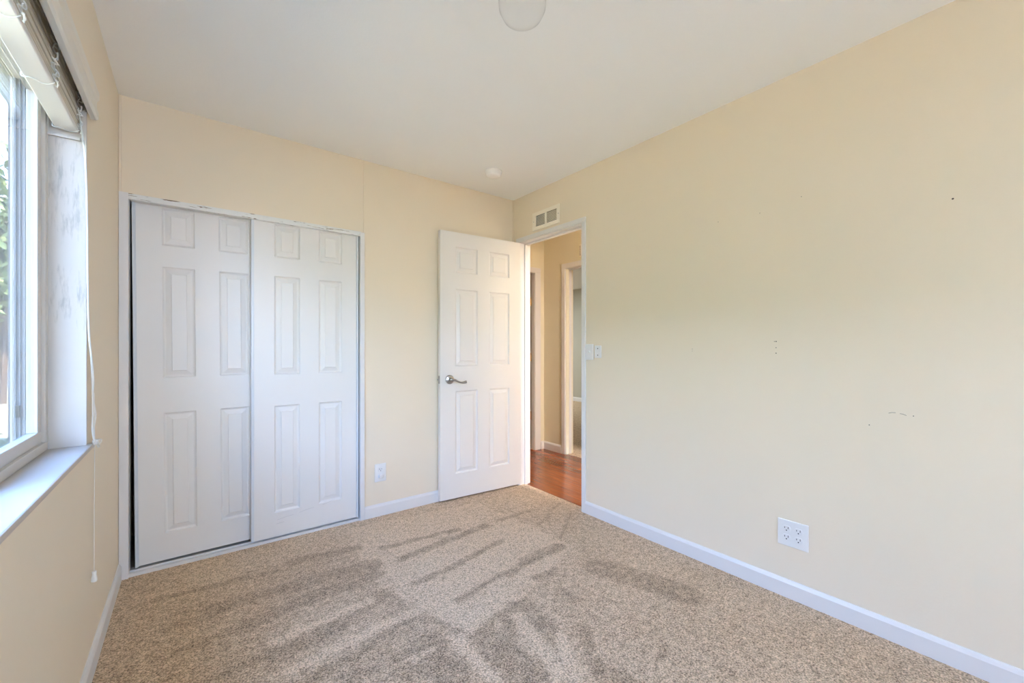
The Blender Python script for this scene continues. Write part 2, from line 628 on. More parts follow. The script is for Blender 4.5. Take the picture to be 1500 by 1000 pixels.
# ------------------------------------------------------------------ carpets
DARK = [(0.42, 2.4, 0.72, 2.36, 0.082), (-0.1, 2.41, 0.34, 2.35, 0.041), (0.08, 2.18, 0.38, 2.15, 0.086), (0.38, 2.15, 0.73, 2.13, 0.122),
        (-0.08, 2.13, 0.14, 2.13, 0.033), (-0.03, 1.95, 0.18, 1.97, 0.043), (0.18, 1.97, 0.41, 2.01, 0.086), (0.41, 2.01, 0.71, 2.03, 0.108),
        (0.09, 1.72, 0.26, 1.73, 0.056), (0.26, 1.73, 0.44, 1.74, 0.122), (0.44, 1.74, 0.68, 1.83, 0.081), (0.32, 1.51, 0.45, 1.53, 0.046),
        (0.45, 1.53, 0.76, 1.62, 0.046), (0.42, 1.45, 0.5, 1.43, 0.046), (0.84, 2.27, 1.29, 2.22, 0.052), (0.88, 2.09, 1.47, 2.17, 0.067),
        (0.84, 1.84, 1.03, 1.85, 0.046), (1.03, 1.85, 1.39, 1.94, 0.053), (0.92, 1.6, 1.06, 1.62, 0.045), (1.06, 1.62, 1.24, 1.65, 0.039),
        (1.24, 1.63, 1.39, 1.68, 0.055), (1.39, 1.68, 1.63, 1.69, 0.083), (1.32, 1.52, 1.42, 1.52, 0.06), (1.71, 1.76, 2.03, 1.99, 0.026),
        (1.74, 1.98, 2.07, 2.16, 0.028), (1.55, 2.18, 1.83, 2.18, 0.037), (1.11, 1.43, 0.86, 1.36, 0.042), (0.88, 1.33, 0.91, 1.08, 0.13),
        (1.08, 1.38, 0.89, 1.22, 0.081), (1.14, 1.4, 1.11, 1.18, 0.081), (1.22, 1.14, 1.11, 0.95, 0.065), (1.13, 0.97, 1.15, 0.87, 0.062),
        (0.71, 1.43, 0.7, 1.23, 0.126), (0.58, 1.44, 0.74, 1.42, 0.058), (0.57, 1.36, 0.67, 1.29, 0.077), (1.64, 1.4, 1.76, 1.02, 0.171),
        (1.34, 1.38, 1.35, 1.28, 0.055), (0.8, 1.54, 0.82, 1.42, 0.026), (1.41, 0.9, 1.33, 0.85, 0.033), (1.46, 0.7, 1.46, 0.68, 0.036)]
LIGHT = [(0.8, 1.4, 0.8, 1.14, 0.047), (1.07, 1.36, 0.99, 1.02, 0.051), (0.62, 1.83, 0.25, 1.79, 0.048), (0.26, 1.6, 0.61, 1.64, 0.056),
         (0.61, 1.64, 0.84, 1.63, 0.045), (1.13, 1.17, 1.02, 0.98, 0.041), (0.72, 1.39, 0.62, 1.4, 0.021), (0.89, 1.42, 0.88, 1.63, 0.052)]
PATCH = [(0.747, 2.641), (1.634, 2.528), (1.69, 1.64), (1.137, 1.432), (0.861, 1.38), (0.8, 1.545), (0.686, 1.982)]


def seg_d(x, y, s):
    ax, ay, bx, by, w = s
    dx, dy = bx - ax, by - ay
    t = max(0, min(1, ((x - ax) * dx + (y - ay) * dy) / (dx * dx + dy * dy + 1e-9)))
    return math.hypot(x - ax - t * dx, y - ay - t * dy) - w * 0.5


def in_poly(x, y, P):
    c = False
    j = len(P) - 1
    for i in range(len(P)):
        if (P[i][1] > y) != (P[j][1] > y) and x < (P[j][0] - P[i][0]) * (y - P[i][1]) / (P[j][1] - P[i][1]) + P[i][0]:
            c = not c
        j = i
    return c


def sstep(a, b, x):
    t = max(0.0, min(1.0, (x - a) / (b - a)))
    return t * t * (3 - 2 * t)


def pile_at(x, y):
    wx = x + 0.018 * noise.noise((x * 9, y * 9, 0))
    wy = y + 0.012 * noise.noise((x * 9, y * 9, 5))
    if in_poly(wx, wy, PATCH):
        v = 0.20
    elif wx < 0.8:
        v = 0.47 if wy < 2.42 else 0.34
    else:
        v = 0.40
    v += 0.10 * noise.noise((x * 3.5, y * 3.5, 2)) + 0.06 * noise.noise((x * 12, y * 12, 8))
    for s in DARK:
        if abs(wx - s[0]) > 0.9:
            continue
        d = seg_d(wx, wy, s)
        if d < 0.02:
            v = max(v, v + (0.74 - v) * (1 - sstep(-0.016, 0.012, d)) * (0.85 + 0.45 * noise.noise((x * 16, y * 16, 3))))
    for s in LIGHT:
        d = seg_d(wx, wy, s)
        if d < 0.02:
            v = v + (0.12 - v) * (1 - sstep(-0.016, 0.012, d)) * 0.9
    return v


step = 0.0118
mb = MB()
nx = int((R - 0.005 - L) / step) + 1
ny = int((B + 0.1 - 0.2) / step) + 1
xs = [L + (R - L) * i / nx for i in range(nx + 1)]
ys = [REAR, -1.2, -0.4] + [0.2 + (B + 0.10 - 0.2) * j / ny for j in range(ny + 1)]
ny = len(ys) - 1
vals = []
vs, fs = [], []
for j, y in enumerate(ys):
    for i, x in enumerate(xs):
        vs.append((x, y, 0.0012 * noise.noise((x * 70, y * 70, 1))))
        vals.append(pile_at(x, y) if y > 0.3 else 0.4)
for j in range(ny):
    for i in range(nx):
        a = j * (nx + 1) + i
        fs.append((a, a + 1, a + nx + 2, a + nx + 1))
# tongue of carpet in the doorway
k = len(vs)
for (x, y) in [(R, 1.99), (R + 0.052, 1.99), (R + 0.056, 2.64), (R, 2.64)]:
    vs.append((x, y, 0.0))
    vals.append(0.3)
fs.append((k, k + 1, k + 2, k + 3))
mb.add(vs, fs)
floor = struct(mb.build('floor', M['carpet'], smooth=True), 'beige cut pile carpet with vacuum marks', 'carpet')
at_ = floor.data.attributes.new('pile', 'FLOAT', 'POINT')
at_.data.foreach_set('value', vals)
struct(MB().box(L - 0.1, REAR - 0.1, -0.08, R + 0.05, B + 0.65, -0.012).build('floor_base', M['siding']), 'subfloor under the carpet', 'floor')

mb = MB()
mb.box(XH + 0.03, 1.2, -0.03, FX, 7.6, -0.002)
fr = struct(mb.build('floor_far_room', M['carpet']), 'beige carpet of the bedroom across the hallway', 'carpet')
at_ = fr.data.attributes.new('pile', 'FLOAT', 'POINT')
at_.data.foreach_set('value', [0.32] * 8)

# ------------------------------------------------------------------ baseboards
BH, BT = 0.083, 0.012
PROF = [(0, 0), (BT, 0), (BT, BH - 0.016), (BT - 0.004, BH - 0.006), (BT - 0.008, BH), (0, BH)]


def baseboard(name, p0, p1, out, label):
    o = MB().sweep(PROF, p0, p1, out, (0, 0, 1)).build(name, M['trim'])
    return struct(o, label, 'baseboard')


baseboard('baseboard_right', (R, REAR, -0.004), (R, 1.922, -0.004), (-1, 0, 0), 'long white baseboard along the right wall')
baseboard('baseboard_back', (0.890, B, -0.004), (R, B, -0.004), (0, -1, 0), 'white baseboard between the closet and the open door')
baseboard('baseboard_left', (L, REAR, -0.004), (L, B - 0.012, -0.004), (1, 0, 0), 'white baseboard under the window')
baseboard('baseboard_hall', (XH, 3.168, -0.004), (XH, YH, -0.004), (-1, 0, 0), 'short white baseboard on the hallway wall')
baseboard('baseboard_hall_end', (3.036, YH, -0.004), (XH - 0.012, YH, -0.004), (0, -1, 0), 'sliver of baseboard in the hallway corner')
baseboard('baseboard_far_room', (FX, 1.3, -0.004), (FX, 7.5, -0.004), (-1, 0, 0), 'white baseboard of the bedroom across the hallway')

# corner beads painted like the wall
for i, (x, y) in enumerate([(R - 0.005, B - 0.005), (L + 0.005, B - 0.005)]):
    o = MB().box(x - 0.005, y - 0.005, 0.0, x + 0.005, y + 0.005, HC).build('trim_%d' % (8 + i), M['wall'], bevel=0.003)
    struct(o, ['cream corner strip above the open door', 'cream corner strip left of the closet'][i], 'trim')
o = MB().box(0.884, B - 0.003, CZ1, 0.892, B + 0.002, HC).build('trim_10', M['wall'], bevel=0.001)
struct(o, 'cream panel seam strip above the closet corner', 'trim')


# ------------------------------------------------------------------ panelled doors
def panel_slab(w, h, t, cols, rows, z0=0.0):
    """front face in the plane y=0 (facing -y), x 0..w, z z0..z0+h; moulded six panel face"""
    mb = MB()
    xs = sorted([0, w] + [c for p in cols for c in p])
    zs = sorted([z0, z0 + h] + [c for p in rows for c in p])
    for i in range(len(xs) - 1):
        for j in range(len(zs) - 1):
            xa, xb, za, zb = xs[i], xs[i + 1], zs[j], zs[j + 1]
            if i % 2 == 1 and j % 2 == 1:
                rings = [(0, 0), (0.006, 0.0075), (0.012, 0.0095), (0.034, 0.004), (0.037, 0.001)]
                vs, fs = [], []
                for ins, dp in rings:
                    vs += [(xa + ins, dp, za + ins), (xb - ins, dp, za + ins), (xb - ins, dp, zb - ins), (xa + ins, dp, zb - ins)]
                for k in range(len(rings) - 1):
                    for q in range(4):
                        q2 = (q + 1) % 4
                        fs.append((k * 4 + q, k * 4 + q2, k * 4 + 4 + q2, k * 4 + 4 + q))
                e = (len(rings) - 1) * 4
                fs.append((e, e + 1, e + 2, e + 3))
                mb.add(vs, fs)
            else:
                mb.add([(xa, 0, za), (xb, 0, za), (xb, 0, zb), (xa, 0, zb)], [(0, 1, 2, 3)])
    za, zb = z0, z0 + h
    mb.add([(0, 0, za), (w, 0, za), (w, 0, zb), (0, 0, zb), (0, t, za), (w, t, za), (w, t, zb), (0, t, zb)],
           [(4, 7, 6, 5), (0, 4, 5, 1), (3, 2, 6, 7), (0, 3, 7, 4), (1, 5, 6, 2)])
    return mb


def weld(o):
    bm = bmesh.new()
    bm.from_mesh(o.data)
    bmesh.ops.remove_doubles(bm, verts=bm.verts, dist=0.00005)
    bmesh.ops.recalc_face_normals(bm, faces=bm.faces)
    bm.to_mesh(o.data)
    bm.free()
    return o


# sliding closet doors: the right one runs in front of the left one
CROWS = [(0.157, 0.770), (0.948, 1.514), (1.622, 1.810)]
CCOLS = [(0.113, 0.246), (0.350, 0.484)]
CW = 0.586


def closet_door(name, x, y, tilt, label):
    mb = panel_slab(CW - 0.024, 1.80, 0.022, [(a - 0.012, b - 0.012) for a, b in CCOLS], [(a - 0.022, b - 0.022) for a, b in CROWS])
    o = mb.build(name, M['door'])
    weld(o)
    o.location = (x + 0.012, y, 0.022)
    o.rotation_euler = (0, tilt, 0)
    tag(o, label, 'door', kind='structure')
    for xx in (-0.012, CW - 0.024):
        r = MB().box(xx, -0.006, -0.003, xx + 0.0105, 0.026, 1.806).box(xx + (0.0105 if xx < 0 else -0.003), -0.002, -0.003, xx + (0.0135 if xx < 0 else 0), 0.022, 1.806).build('edge_rail', M['rail_grey'], o, bevel=0.001)
    return o


d2 = closet_door('door_2', 0.272, B + 0.014, 0.0, 'right sliding white six panel closet door, in front of the left one')
closet_door('door_3', -0.212, B + 0.054, math.radians(-0.42), 'left sliding white six panel closet door, hanging slightly askew behind the right one')

for pts in ([(0.115, 0.092), (0.16, 0.100), (0.20, 0.103)], [(0.23, 0.108), (0.27, 0.116), (0.31, 0.121)], [(0.36, 0.125), (0.41, 0.136)], [(0.11, 0.070), (0.15, 0.074)]):
    MB().tube([(px_, -0.0003, pz_) for px_, pz_ in pts], 0.0010, 5).build('scuff_mark', M['scuff'], d2)

# closet casing, head track and floor track
root = empty('trim_1', (0.3, B, 0))
struct(root, 'narrow white closet frame with chipped paint along its head', 'trim')
mb = MB()
mb.box(L + 0.001, B - 0.012, -0.004, CX0 + 0.006, B + 0.10, CZ1 + 0.018)
child(mb.build('left_casing', M['trim'], bevel=0.002), root)
mb = MB()
mb.box(CX1 - 0.006, B - 0.012, -0.004, 0.890, B + 0.10, CZ1 + 0.012)
child(mb.build('right_casing', M['trim'], bevel=0.002), root)
mb = MB()
mb.box(CX0 - 0.02, B - 0.010, CZ1 - 0.012, CX1, B + 0.012, CZ1 + 0.016)
child(mb.build('head_casing', M['chipped'], bevel=0.002), root)
mb = MB()
mb.box(CX0, B + 0.012, CZ1 - 0.006, CX1, B + 0.10, CZ1 + 0.01)
child(mb.build('head_track', M['trim']), root)
mb = MB()
mb.box(CX0, B - 0.002, -0.004, CX1, B + 0.010, 0.014)
mb.box(CX0, B + 0.010, -0.004, CX1, B + 0.10, 0.006)
mb.box(CX0, B + 0.043, 0.0, CX1, B + 0.050, 0.014)
child(mb.build('floor_track', M['trim']), root)

# bedroom door, swung open against the back wall
HX, HY = 2.098, 2.6275
ang = math.radians(93.6)
DW, DH = 0.690, 1.928
root = panel_slab(DW, DH, 0.035, [(0.119, 0.303), (0.404, 0.589)], [(0.176, 0.776), (0.957, 1.516), (1.636, 1.823)]).build('door_1', M['door'])
weld(root)
# local +x runs from the free edge to the hinge edge; origin at the free edge bottom, front face facing -y
th = math.radians(-3.6)
fx, fy = HX - DW * math.cos(th), HY - DW * math.sin(th)
root.location = (fx, fy, 0.012)
root.rotation_euler = (0, 0, th)
tag(root, 'white six panel bedroom door standing open against the back wall', 'door', kind='structure')
# lever handle: rose, neck and wavy lever, joined as one brushed nickel part
hx, hz = 0.073, 0.862
mb = MB()
mb.lathe([(0.033, 0.0), (0.033, -0.004), (0.030, -0.009), (0.018, -0.012), (0.013, -0.014), (0.012, -0.040), (0.013, -0.046), (0.009, -0.050), (0.001, -0.051)],
         (hx, 0, hz), 'y', 28)
pts = smooth_path([(hx, -0.043, hz), (hx + 0.022, -0.045, hz - 0.002), (hx + 0.045, -0.047, hz - 0.014), (hx + 0.068, -0.048, hz - 0.022),
                   (hx + 0.092, -0.048, hz - 0.022), (hx + 0.112, -0.047, hz - 0.018)], 5)
n_ = len(pts)
mb.tube(pts, [0.0105 - 0.0045 * math.sin(math.pi * min(1, i / n_ * 1.1)) if i < n_ - 1 else 0.004 for i in range(n_)], 12)
h = mb.build('door_handle', M['nickel'], root, smooth=True)
h['label'] = 'brushed nickel lever handle'
mb = MB()
mb.box(-0.0015, 0.006, hz - 0.028, 0.0005, 0.030, hz + 0.028)
mb.sweep([(0, -0.008), (-0.011, -0.004), (-0.011, 0.004), (0, 0.008)], (0, 0.010, hz), (0, 0.026, hz), (1, 0, 0), (0, 0, 1))
lt = mb.build('latch_plate', M['nickel'], root)
lt['label'] = 'nickel latch on the free edge'
for z in (0.22, 0.96, 1.70):
    mb = MB()
    mb.lathe([(0.005, -0.045), (0.005, 0.045)], (DW + 0.004, 0.037, z), 'z', 10)
    mb.box(DW - 0.001, 0.005, z - 0.044, DW + 0.0015, 0.035, z + 0.044)
    mb.build('hinge', M['nickel'], root)


# door frames: casings on both faces, jamb lining and stop
def frame_x(name, xa, xb, y0, y1, zt, cw, label, far_side=True, both=True):
    """frame in a wall whose faces are x=xa and x=xb; opening y0..y1, head at zt"""
    root = empty(name, ((xa + xb) / 2, (y0 + y1) / 2, 0))
    struct(root, label, 'door frame')
    mb = MB()
    e = 0.002
    mb.box(xa - e, y0 - 0.015, -0.004, xb + e, y0, zt)
    mb.box(xa - e, y1, -0.004, xb + e, y1 + 0.015, zt)
    mb.box(xa - e, y0 - 0.015, zt, xb + e, y1 + 0.015, zt + 0.015)
    child(mb.build('jamb', M['trim'], bevel=0.0015), root)
    xs_ = xa + 0.045
    mb = MB()
    mb.box(xs_, y0, -0.004, xs_ + 0.03, y0 + 0.010, zt)
    mb.box(xs_, y1 - 0.010, -0.004, xs_ + 0.03, y1, zt)
    mb.box(xs_, y0, zt - 0.010, xs_ + 0.03, y1, zt)
    child(mb.build('door_stop', M['trim'], bevel=0.001), root)
    for xf, s in ((xa, -1), (xb, 1)):
        x1 = xf + s * 0.012
        mb = MB()
        r = 0.004
        mb.box(xf, y0 - r - cw, -0.004, x1, y0 - r, zt + r)
        mb.box(xf, y1 + r, -0.004, x1, y1 + r + cw, zt + r)
        mb.box(xf, y0 - r - cw, zt + r, x1, y1 + r + cw, zt + r + cw)
        child(mb.build('casing', M['trim'], bevel=0.003), root)
    return root


f2 = frame_x('trim_2', R, R + WT, 1.960, 2.632, 1.940, 0.034, 'white frame of the bedroom doorway to the hall')
mb = MB()
mb.box(R + 0.004, 1.9585, 0.852, R + 0.03, 1.9612, 0.912)
child(mb.build('strike_plate', M['nickel']), f2)
f3 = frame_x('trim_3', XH, XH + WT, 2.375, 3.108, 1.917, 0.050, 'white door frame in the hallway wall facing the doorway')
mb = MB()
mb.box(XH + 0.068, 3.1062, 0.846, XH + 0.096, 3.109, 0.902)
child(mb.build('strike_plate', M['nickel']), f3)

# frame in the end wall of the hall
root = empty('trim_4', (2.6, YH, 0))
struct(root, 'white door frame at the end of the hallway', 'door frame')
x0, x1, zt, cw = 2.26, 2.948, 1.905, 0.080
mb = MB()
mb.box(x0 - 0.015, YH - 0.002, -0.004, x0, YH + ET + 0.002, zt)
mb.box(x1, YH - 0.002, -0.004, x1 + 0.015, YH + ET + 0.002, zt)
mb.box(x0 - 0.015, YH - 0.002, zt, x1 + 0.015, YH + ET + 0.002, zt + 0.015)
child(mb.build('jamb', M['trim'], bevel=0.0015), root)
mb = MB()
mb.box(R + WT + 0.001, YH - 0.012, -0.004, x0 - 0.004, YH, zt + 0.004)
mb.box(x1 + 0.004, YH - 0.012, -0.004, x1 + 0.004 + cw, YH, zt + 0.004)
mb.box(R + WT + 0.001, YH - 0.012, zt + 0.004, x1 + 0.004 + cw, YH, zt + 0.004 + 0.055)
child(mb.build('casing', M['trim'], bevel=0.003), root)

# the end-wall door, opened into the dark room
root = MB().box(x1 - 0.060, YH + ET + 0.012, 0.008, x1 - 0.025, YH + ET + 0.68, 1.90).build('door_4', M['door'], bevel=0.002)
tag(root, 'white door opened into the dark room at the hallway end, brass hinges', 'door', kind='structure')
for z in (0.363, 0.996, 1.599):
    mb = MB()
    mb.lathe([(0.007, -0.042), (0.007, 0.042)], (x1 - 0.004, YH + ET + 0.006, z), 'z', 12)
    mb.lathe([(0.003, 0.042), (0.0055, 0.046), (0.004, 0.051)], (x1 - 0.004, YH + ET + 0.006, z), 'z', 10)
    mb.box(x1 - 0.030, YH + ET + 0.006, z - 0.042, x1 - 0.004, YH + ET + 0.012, z + 0.042)
    hg = mb.build('hinge', M['brass'], root)
    hg['label'] = 'brass hinge'

# ------------------------------------------------------------------ window 1 (left wall)
win = empty('window_1', (L - 0.085, (WY0 + WY1) / 2, WZ0))
struct(win, 'white vinyl sliding window in the left wall', 'window')
FX0, FX1 = L - 0.150, L - 0.085
fr = 0.026
mb = MB()
mb.box(FX0, WY0, WZ0, FX1, WY1, WZ0 + fr)
mb.box(FX0, WY0, WZ1 - fr, FX1, WY1, WZ1)
mb.box(FX0, WY0, WZ0 + fr, FX1, WY0 + fr, WZ1 - fr)
mb.box(FX0, WY1 - fr, WZ0 + fr, FX1, WY1, WZ1 - fr)
child(mb.build('window_frame', M['vinyl'], bevel=0.002), win)
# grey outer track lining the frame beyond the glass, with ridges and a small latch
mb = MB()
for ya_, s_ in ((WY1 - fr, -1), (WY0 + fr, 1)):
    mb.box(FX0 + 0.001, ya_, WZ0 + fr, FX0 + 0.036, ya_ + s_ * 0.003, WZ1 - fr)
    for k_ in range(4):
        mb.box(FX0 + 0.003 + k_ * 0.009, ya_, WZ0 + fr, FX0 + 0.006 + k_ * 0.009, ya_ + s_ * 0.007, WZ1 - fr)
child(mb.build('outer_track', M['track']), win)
child(MB().box(FX0 + 0.006, WY1 - fr - 0.012, 0.895, FX0 + 0.014, WY1 - fr - 0.003, 0.93).build('screen_latch', M['grey_dark']), win)
ym = (WY0 + WY1) / 2
for (ya, yb, xo) in ((ym - 0.02, WY1 - fr, L - 0.118), (WY0 + fr, ym + 0.02, L - 0.146)):
    za, zb = WZ0 + fr, WZ1 - fr
    sw, st = 0.036, 0.024
    mb = MB()
    mb.box(xo, ya, za, xo + st, yb, za + sw)
    mb.box(xo, ya, zb - sw, xo + st, yb, zb)
    mb.box(xo, ya, za + sw, xo + st, ya + sw, zb - sw)
    mb.box(xo, yb - sw, za + sw, xo + st, yb, zb - sw)
    sash = child(mb.build('sash', M['vinyl'], bevel=0.002), win)
    for gx in (xo + 0.006, xo + 0.016):
        g_ = MB().box(gx, ya + sw - 0.006, za + sw - 0.006, gx + 0.003, yb - sw + 0.006, zb - sw + 0.006).build('glass_pane', M['glass'], sash)
mb = MB()
sx0 = FX0 - 0.004
mb.box(sx0 - 0.008, ym, WZ0 + 0.004, sx0, WY1 - 0.004, WZ0 + 0.022)
mb.box(sx0 - 0.008, ym, WZ1 - 0.022, sx0, WY1 - 0.004, WZ1 - 0.004)
mb.box(sx0 - 0.008, ym, WZ0 + 0.022, sx0, ym + 0.018, WZ1 - 0.022)
mb.box(sx0 - 0.008, WY1 - 0.022, WZ0 + 0.022, sx0, WY1 - 0.004, WZ1 - 0.022)
scr = child(mb.build('screen_frame', M['vinyl']), win)
mb = MB()
mb.add([(sx0 - 0.004, ym + 0.01, WZ0 + 0.012), (sx0 - 0.004, WY1 - 0.012, WZ0 + 0.012), (sx0 - 0.004, WY1 - 0.012, WZ1 - 0.012), (sx0 - 0.004, ym + 0.01, WZ1 - 0.012)], [(0, 1, 2, 3)])
mb.build('insect_screen', M['screen'], scr)
# painted boards lining the recess
for nm, b_ in (('jamb_board', (FX1 - 0.0, WY1 - 0.0, WZ0, L + 0.001, WY1 + 0.012, WZ1)),
               ('jamb_board', (FX1 - 0.0, WY0 - 0.012, WZ0, L + 0.001, WY0, WZ1)),
               ('head_board', (FX1 - 0.0, WY0 - 0.012, WZ1, L + 0.001, WY1 + 0.012, WZ1 + 0.012))):
    child(MB().box(*b_).build(nm, M['jamb'], bevel=0.001), win)
sill = MB().box(FX0, WY0 - 0.045, WZ0 - 0.016, L + 0.014, WY1 + 0.045, WZ0).build('sill', M['sill'], bevel=0.004)
child(sill, win)
mb = MB()
mb.box(FX1 - 0.001, 1.921, 1.770, L - 0.012, WY1, 1.779)
child(mb.build('blind_stop', M['jamb'], bevel=0.001), win)

# window 2 (unseen in the rear wall, added to let in fill daylight)
win2 = empty('fill_window', ((VX0 + VX1) / 2, REAR - 0.1, VZ0))
struct(win2, 'white vinyl window added in the rear wall for fill light', 'window')
mb = MB()
ya, yb = REAR - 0.13, REAR - 0.08
for b_ in ((VX0, ya, VZ0, VX1, yb, VZ0 + 0.04), (VX0, ya, VZ1 - 0.04, VX1, yb, VZ1), (VX0, ya, VZ0, VX0 + 0.04, yb, VZ1),
           (VX1 - 0.04, ya, VZ0, VX1, yb, VZ1), ((VX0 + VX1) / 2 - 0.025, ya, VZ0, (VX0 + VX1) / 2 + 0.025, yb, VZ1)):
    mb.box(*b_)
child(mb.build('window_frame', M['vinyl']), win2)
child(MB().box(VX0 + 0.03, REAR - 0.108, VZ0 + 0.03, VX1 - 0.03, REAR - 0.104, VZ1 - 0.03).build('glass_pane', M['glass']), win2)
child(MB().box(VX0, REAR - 0.08, VZ0 - 0.001, VX1, REAR + 0.012, VZ0 + 0.012).build('sill', M['trim']), win2)

# ------------------------------------------------------------------ blind
blind = empty('window_blind', (L - 0.045, ym, 1.79))
tag(blind, 'raised ivory slatted blind at the window head with its cords hanging at the right', 'blind')
XB0, XB1 = -0.335, -0.283
BY0, BY1 = WY0 + 0.008, WY1 - 0.006
zb_ = 1.793
mb = MB()
mb.box(XB0, BY0, zb_, XB1, BY1, zb_ + 0.016)
child(mb.build('bottom_rail', M['rail'], bevel=0.003), blind)
z = zb_ + 0.018
sl_mesh = None
for i in range(9):
    off = 0.002 * random.uniform(-1, 1)
    mb = MB()
    mb.sweep([(0, 0), (0.026, 0.0012), (0.052, 0), (0.052, 0.0070), (0.026, 0.0082), (0, 0.0070)],
             (XB0 + off, BY0, z), (XB0 + off, BY1, z), (1, 0, 0), (0, 0, 1))
    child(mb.build('slat', M['blind']), blind)
    z += 0.0112 if i % 3 != 2 else 0.0128
ztop = z
child(MB().box(XB0 - 0.001, BY0, ztop + 0.012, XB1 - 0.004, BY1, WZ1 - 0.001).build('head_rail', M['valance'], bevel=0.002), blind)
# valance on the room side of the wall
vp = [(0.004, 0.0), (0.018, 0.0), (0.024, 0.006), (0.024, 0.026), (0.020, 0.034), (0.020, 0.060), (0.026, 0.070), (0.026, 0.090), (0.022, 0.098), (0.004, 0.098)]
vo_ = MB().sweep(vp, (L, WY0 - 0.045, 1.868), (L, WY1 + 0.045, 1.868), (1, 0, 0), (0, 0, 1))
child(vo_.build('valance', M['valance'], bevel=0.001), blind)
# ladder strings bunched in front of and under the stack
for y in (0.99, 1.32, 1.60, 1.905):
    mb = MB()
    p = []
    for k in range(26):
        t = k / 25
        p.append((XB1 + 0.004 + 0.005 * math.sin(t * 34), y + 0.012 * math.sin(t * 47 + 1) + 0.010 * math.sin(t * 13), zb_ - 0.002 + t * (ztop + 0.01 - zb_)))
    mb.tube(smooth_path(p, 4), 0.0016, 5)
    p = [(q[0] + 0.002, y + 0.014 * math.sin(i * 2.3 + 2), q[2]) for i, q in enumerate(p)]
    mb.tube(smooth_path(p, 4), 0.0014, 5)
    p = [(XB1 + 0.004, y, zb_ + 0.004), (XB1 - 0.004, y, zb_ - 0.003), (XB1 - 0.020, y + 0.010, zb_ - 0.002), (XB0 + 0.014, y - 0.006, zb_ - 0.002), (XB0 - 0.002, y, zb_ - 0.001), (XB0 - 0.003, y, zb_ + 0.01)]
    mb.tube(smooth_path(p, 4), 0.0013, 5)
    child(mb.build('ladder_cord', M['cord'], smooth=True), blind)
# lift cords: down the jamb edge, over the wall face, knotted at the sill corner
for k, (dx, dy, ph) in enumerate([(0.0, 0.0, 0), (0.003, 0.004, 2.1), (0.001, -0.004, 4.0)]):
    p = [(L - 0.012, 1.886, 1.86), (L + 0.002, 1.895, 1.72), (L + 0.006, 1.900, 1.55), (L + 0.007, 1.902 + dy * 0.5, 1.36), (L + 0.008, 1.905, 1.22),
         (L + 0.009, 1.918 + dy, 1.14), (L + 0.010, 1.945 + dy, 1.075), (L + 0.010 + dx, 1.958 + dy, 1.00), (L + 0.010, 1.972 + dy, 0.935),
         (L + 0.010 + dx, 1.974 + dy * 2.4 + (0.022 if k == 1 else 0.0), 0.875), (L + 0.011, 1.962 + dy * 2.5 + (0.014 if k == 1 else 0.0), 0.835), (L + 0.015, 1.957 + dy, 0.800), (L + 0.017, 1.962, 0.789)]
    o = MB().tube(smooth_path(p, 5), 0.0023, 6).build('lift_cord', M['cord'], smooth=True)
    child(o, blind)
# knot and loose loops
c0 = Vector((L + 0.017, 1.975, 0.787))
mb = MB()
p = []
for k in range(40):
    a = k * 0.95
    p.append(c0 + Vector((0.005 * math.sin(a), 0.012 * math.cos(a * 0.8) - 0.004, 0.006 * math.sin(a * 1.3))))
mb.tube(smooth_path(p, 3), 0.0024, 6)
p = [c0, c0 + Vector((0.002, 0.03, 0.001)), c0 + Vector((0.003, 0.062, -0.004)), c0 + Vector((0.004, 0.075, -0.007)),
     c0 + Vector((0.004, 0.060, -0.014)), c0 + Vector((0.003, 0.025, -0.012)), c0]
mb.tube(smooth_path(p, 6), 0.0028, 6)
p = [c0, c0 + Vector((0.003, 0.012, -0.018)), c0 + Vector((0.004, 0.026, -0.024)), c0 + Vector((0.004, 0.034, -0.016)), c0]
mb.tube(smooth_path(p, 6), 0.0019, 6)
child(mb.build('cord_knot', M['cord'], smooth=True), blind)
mb = MB()
mb.tube(smooth_path([(L + 0.012, 1.982, 0.95), (L + 0.013, 1.980, 0.85), (L + 0.014, 1.978, 0.78), (L + 0.013, 1.976, 0.55), (L + 0.013, 1.975, 0.35)], 5), 0.0009, 5)
child(mb.build('pull_cord', M['cord'], smooth=True), blind)
mb = MB()
mb.lathe([(0.002, 0.0), (0.006, -0.002), (0.0065, -0.006), (0.0055, -0.012), (0.008, -0.026), (0.0085, -0.034), (0.006, -0.037)], (L + 0.013, 1.975, 0.354), 'z', 16)
child(mb.build('tassel', M['cord'], smooth=True), blind)

# ------------------------------------------------------------------ wall fittings
# air vent above the doorway
yv, zv = 2.322, 2.066
vent = empty('air_vent', (R, yv, zv))
tag(vent, 'cream metal air vent with two louvred openings above the doorway', 'vent')
hw, hh = 0.148, 0.068
ops = [(0.006, 0.106), (-0.114, -0.010)]   # openings, relative y
mb = MB()
t = 0.007
zo = 0.040
mb.box(R - t, yv - hw, zv + zo, R, yv + hw, zv + hh)
mb.box(R - t, yv - hw, zv - hh, R, yv + hw, zv - zo)
mb.box(R - t, yv - hw, zv - zo, R, yv - 0.120, zv + zo)
mb.box(R - t, yv - 0.012, zv - zo, R, yv + 0.008, zv + zo)
mb.box(R - t, yv + 0.108, zv - zo, R, yv + hw, zv + zo)
child(mb.build('frame', M['vent'], bevel=0.002), vent)
for ya, yb in ((-0.120, -0.012), (0.008, 0.108)):
    mb = MB()
    for k in range(11):
        z_ = zv - zo + 0.004 + k * (2 * zo - 0.006) / 11
        mb.sweep([(-0.0045, 0.0026), (-0.0040, 0.0032), (0.001, 0.0006), (0.001, 0.0)], (R - 0.002, yv + ya, z_), (R - 0.002, yv + yb, z_), (1, 0, 0), (0, 0, 1))
    child(mb.build('louvre', M['vent']), vent)
